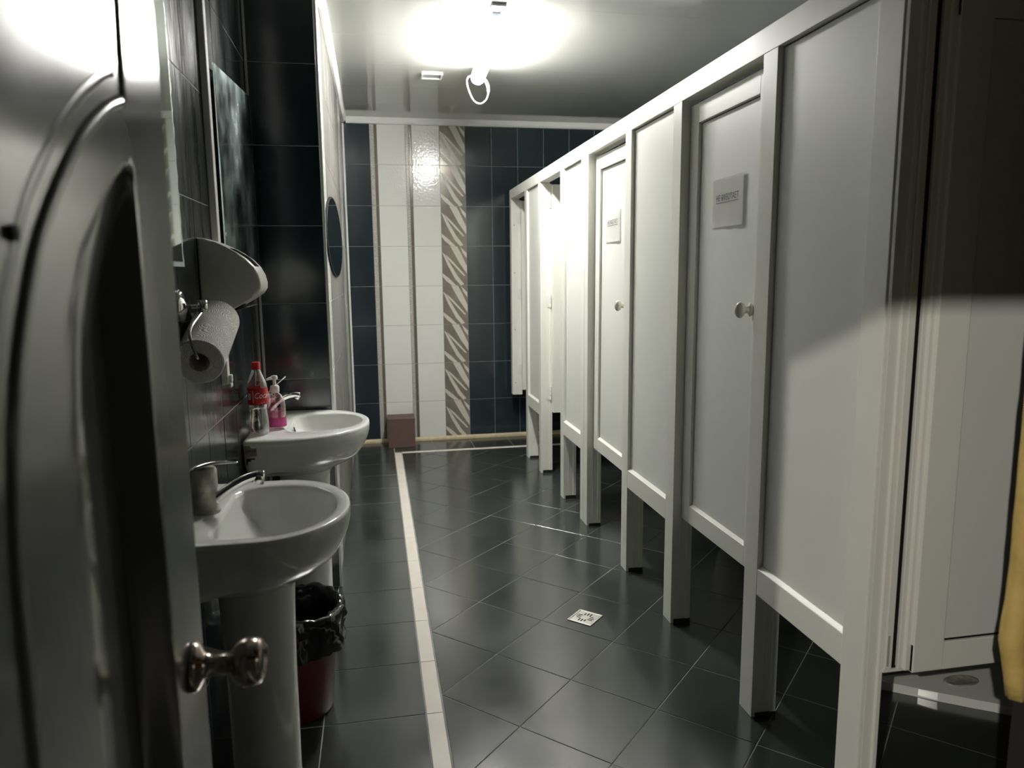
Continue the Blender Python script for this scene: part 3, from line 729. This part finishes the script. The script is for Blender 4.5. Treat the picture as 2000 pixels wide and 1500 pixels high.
def dryer():
    Y0, Y1 = 2.12, 2.27
    pr = [(-.4655, 1.460), (-.448, 1.459), (-.420, 1.449), (-.393, 1.436), (-.365, 1.420), (-.341, 1.403), (-.322, 1.382), (-.311, 1.360), (-.306, 1.338), (-.307, 1.322), (-.316, 1.308), (-.332, 1.297), (-.348, 1.288), (-.383, 1.268), (-.402, 1.256), (-.4655, 1.250)]
    t = thing('hand_dryer', (XW, (Y0+Y1)/2, 1.25), 'off-white wall hand dryer with curved front above the paper roll', 'hand dryer')
    bm = prism(bmesh.new(), pr, 'y', Y0, Y1, bev=.010, seg=4); 
    for v in bm.verts: v.co.x = max(v.co.x, XW)
    obj('casing', bm, 'dryer', t, smooth='auto')
    bm = bmesh.new()
    for yy in (2.15, 2.17, 2.19, 2.21):
        tube(bm, [(-.385, yy, 1.4318), (-.365, yy, 1.4205), (-.341, yy, 1.4035), (-.322, yy, 1.383)], .0022, 6, 3)
    obj('vent_slots', bm, 'black', t)
    bm = bmesh.new(); tube(bm, [(-.385, 2.19, 1.273), (-.382, 2.19, 1.262)], .026, 24, 1); obj('nozzle', bm, 'black', t, smooth='auto')
dryer()
def mirrors():
    # near mirror with ground bevel, partly behind the door
    bm = bmesh.new(); n = 60; y0, y1, z0, z1 = 1.28, 1.955, 1.380, 2.32
    pts = [(y0, z0), (y1, z0)]
    rg = [(y1-.004+.0035*math.sin(i*1.9)+random.uniform(-.001, .001), z0+(z1-z0)*i/n) for i in range(1, n)]
    prism(bm, pts+rg+[(y1, z1), (y0, z1)], 'x', XW, XW+.006)
    t = tag(obj('wall_mirror', bm, 'mirror_edge'), 'tall wall mirror with chipped ground edge, half hidden by the entrance door', 'mirror')
    obj('glass', prism(bmesh.new(), [(y0, z0+.012), (y1-.022, z0+.012), (y1-.022, z1), (y0, z1)], 'x', XW+.0062, XW+.0075), 'mirror', t)
    # middle mirror standing off the wall, slightly skewed
    bm = bmesh.new(); prism(bm, [(2.405, 1.385), (3.060, 1.385), (3.060, 2.040), (2.405, 1.985)], 'x', -.4475, -.4425, bev=.001)
    t = tag(obj('wall_mirror', bm, 'mirror_dirty'), 'smeared dark rectangular wall mirror between cable duct and corner', 'mirror')
    obj('backing', B(-.4655, -.448, 2.46, 3.0, 1.43, 1.93), 'black', t)
    # oval mirror on the pier side
    bm = bmesh.new(); c = (4.02, 1.552); nn = 72
    pts = [(c[0]+.76*math.cos(2*math.pi*i/nn), c[1]+.200*math.sin(2*math.pi*i/nn)-.0*math.cos(2*math.pi*i/nn)) for i in range(nn)]
    prism(bm, pts, 'x', -.1945, -.187, bev=.002)
    t = tag(obj('wall_mirror', bm, 'gasket'), 'oval mirror on the side of the pier opposite the stalls', 'mirror')
    p2 = [(c[0]+.745*math.cos(2*math.pi*i/nn), c[1]+.193*math.sin(2*math.pi*i/nn)) for i in range(nn)]
    obj('glass', prism(bmesh.new(), p2, 'x', -.1868, -.1858), 'mirror', t)
mirrors()
bm = B(XW, -.446, 2.318, 2.352, 1.03, 2.565, bev=.003); 
o = tag(obj('cable_duct', bm, 'white_plastic'), 'narrow white vertical cable duct on the left wall, behind the hand dryer', 'cable duct')
bm = bmesh.new(); box(bm, -.4459, -.436, 2.326, 2.345, 1.035, 1.06, bev=.004); box(bm, -.4459, -.438, 2.322, 2.35, 1.02, 1.034, bev=.003); obj('end_clip', bm, 'white_plastic', o)

# ------------------------------------------------------------ bin
def bin_():
    c = (-.285, 2.235, 0); t = thing('waste_bin', c, 'dark red plastic waste bin lined with a black bag, between the washbasins', 'bin')
    obj('bucket', lathe(bmesh.new(), [(.104, .0005), (.108, .006), (.128, .20), (.136, .30), (.130, .30), (.122, .20), (.100, .012), (.001, .012)], c, 40, cap0=False, cap1=False), 'red_plastic', t, smooth='auto')
    bm = bmesh.new(); n = 72; rings = []
    def rr(i, a, ph): 
        th = 2*math.pi*i/n
        return a*(math.sin(3*th+ph)*.5+math.sin(7*th+ph*2)*.3+math.sin(13*th+ph*3)*.28+math.sin(23*th+ph*5)*.22+random.uniform(-.35, .35))
    for r, z, a in ((.148, .215, .010), (.152, .245, .016), (.150, .275, .018), (.156, .300, .014), (.160, .325, .013), (.156, .343, .012), (.145, .350, .010), (.132, .344, .008), (.122, .31, .008), (.112, .22, .008), (.095, .10, .006)):
        ph = z*11; rings.append([(c[0]+(r+rr(i, a, ph))*math.cos(2*math.pi*i/n), c[1]+(r+rr(i, a, ph))*math.sin(2*math.pi*i/n), z+(rr(i, a*.8, ph+2) if z > .2 else 0)) for i in range(n)])
    loft(bm, rings, cap0=False)
    obj('bin_bag', bm, 'bag', t, smooth=True)
bin_()
# ------------------------------------------------------------ floor drain, box, ceiling fittings
def drain():
    c = Vector((.777, 2.635, 0)); t = thing('floor_drain', c, 'square steel floor drain grate set in the black tiles', 'floor drain')
    Rm = Matrix.Translation(c) @ Matrix.Rotation(math.radians(45), 4, 'Z')
    h = .052; bm = bmesh.new()
    for x0, x1, y0, y1 in ((-h, h, -h, -h+.007), (-h, h, h-.007, h), (-h, -h+.007, -h+.007, h-.007), (h-.007, h, -h+.007, h-.007)): box(bm, x0, x1, y0, y1, .0, .0035, bev=.0008)
    bmesh.ops.transform(bm, matrix=Rm, verts=bm.verts); obj('frame', bm, 'steel', t)
    bm = bmesh.new(); box(bm, -h+.0085, h-.0085, -h+.0085, h-.0085, .0, .0026, bev=.0006); bmesh.ops.transform(bm, matrix=Rm, verts=bm.verts); obj('grate', bm, 'steel', t)
    bm = bmesh.new()
    for k in range(4):
        R = Matrix.Rotation(math.radians(90*k), 4, 'Z')
        for off, l0, l1 in ((-.012, .016, .037), (0, .017, .038), (.012, .016, .032)):
            n0 = len(bm.verts); b2_ = B(l0, l1, off-.0027, off+.0027, .00262, .0029)
            bmesh.ops.transform(b2_, matrix=Rm @ R, verts=b2_.verts); me = bpy.data.meshes.new('x'); b2_.to_mesh(me); b2_.free(); bm.from_mesh(me); bpy.data.meshes.remove(me)
    obj('slots', bm, 'black', t)
drain()
bm = B(.072, .282, 5.75, 5.955, .0005, .222, bev=.003)
o = tag(obj('brown_box', bm, 'box'), 'small plain brown box on the floor against the white wall tiles', 'box')
obj('lid', B(.070, .284, 5.748, 5.9565, .2225, .236, bev=.003), 'box', o)
def lamp():
    a, b = Vector((.606, 3.56, 2.492)), Vector((.640, 4.42, 2.492))
    t = thing('ceiling_lamp', (.62, 3.98, CZ), 'glaring white tube lamp fixed under the ceiling with a looped cord', 'ceiling lamp')
    d = (b-a).normalized(); s = Vector((d.y, -d.x, 0))
    bm = bmesh.new(); tube(bm, [a-d*.012, a-d*.010, a-d*.004, a+d*.006, a+d*.012, b], [.004, .020, .033, .039, .040, .040, .040], 28, 1); obj('tube', bm, 'tube', t, smooth='auto')
    bm = bmesh.new(); q = [a-d*.02, b]
    vs = []
    rings = [[p+s*x+Vector((0, 0, z)) for x, z in ((-.020, .041), (.020, .041), (.018, .077), (-.018, .077))] for p in q]
    loft(bm, rings); obj('housing', bm, 'lampbody', t)
    bm = bmesh.new(); cyl(bm, b+d*.0005, b+d*.010, .036, 24); obj('end_cap', bm, 'white_plastic', t, smooth='auto')
    p = a-d*.10; bm = B(p.x-.030, p.x+.036, p.y, p.y+.085, CZ-.014, CZ-.0005, bev=.002)
    for yy in (.022, .062): lathe(bm, [(.001, -.017), (.006, -.016), (.007, -.013)], (p.x+.003, p.y+yy, CZ), 14, mi=1)
    obj('bracket', bm, ['lampbody', 'white_plastic'], t)
    Y = 4.44; bm = bmesh.new()
    tube(bm, [(.628, 4.435, 2.50), (.592, Y, 2.502), (.578, Y, 2.47), (.592, Y, 2.415), (.618, Y, 2.367), (.655, Y, 2.352), (.690, Y, 2.375), (.705, Y, 2.42), (.700, Y, 2.455), (.680, Y, 2.485), (.650, 4.44, 2.50)], .0045, 10, 8)
    obj('cord', bm, 'white_plastic', t, smooth=True)
    bm = bmesh.new(); tube(bm, [(.705, Y, 2.415), (.703, Y, 2.45), (.688, Y, 2.482), (.665, Y, 2.50)], [.007, .010, .010, .009], 12, 4); obj('plug', bm, 'white_plastic', t, smooth=True)
lamp()
def vent():
    t = thing('ceiling_vent', (.397, 4.715, CZ), 'small rectangular white recessed fitting in the glossy ceiling', 'ceiling vent')
    x0, x1, y0, y1 = .332, .462, 4.655, 4.775; bm = bmesh.new()
    for a in ((x0, x1, y0, y0+.012), (x0, x1, y1-.012, y1), (x0, x0+.012, y0+.012, y1-.012), (x1-.012, x1, y0+.012, y1-.012)): box(bm, *a, CZ-.010, CZ-.0005, bev=.002)
    obj('frame', bm, 'cornice', t); bm = B(x0+.0125, x1-.0125, y0+.0125, y1-.0125, CZ-.003, CZ-.0006); obj('insert', bm, 'lampbody', t)
vent()
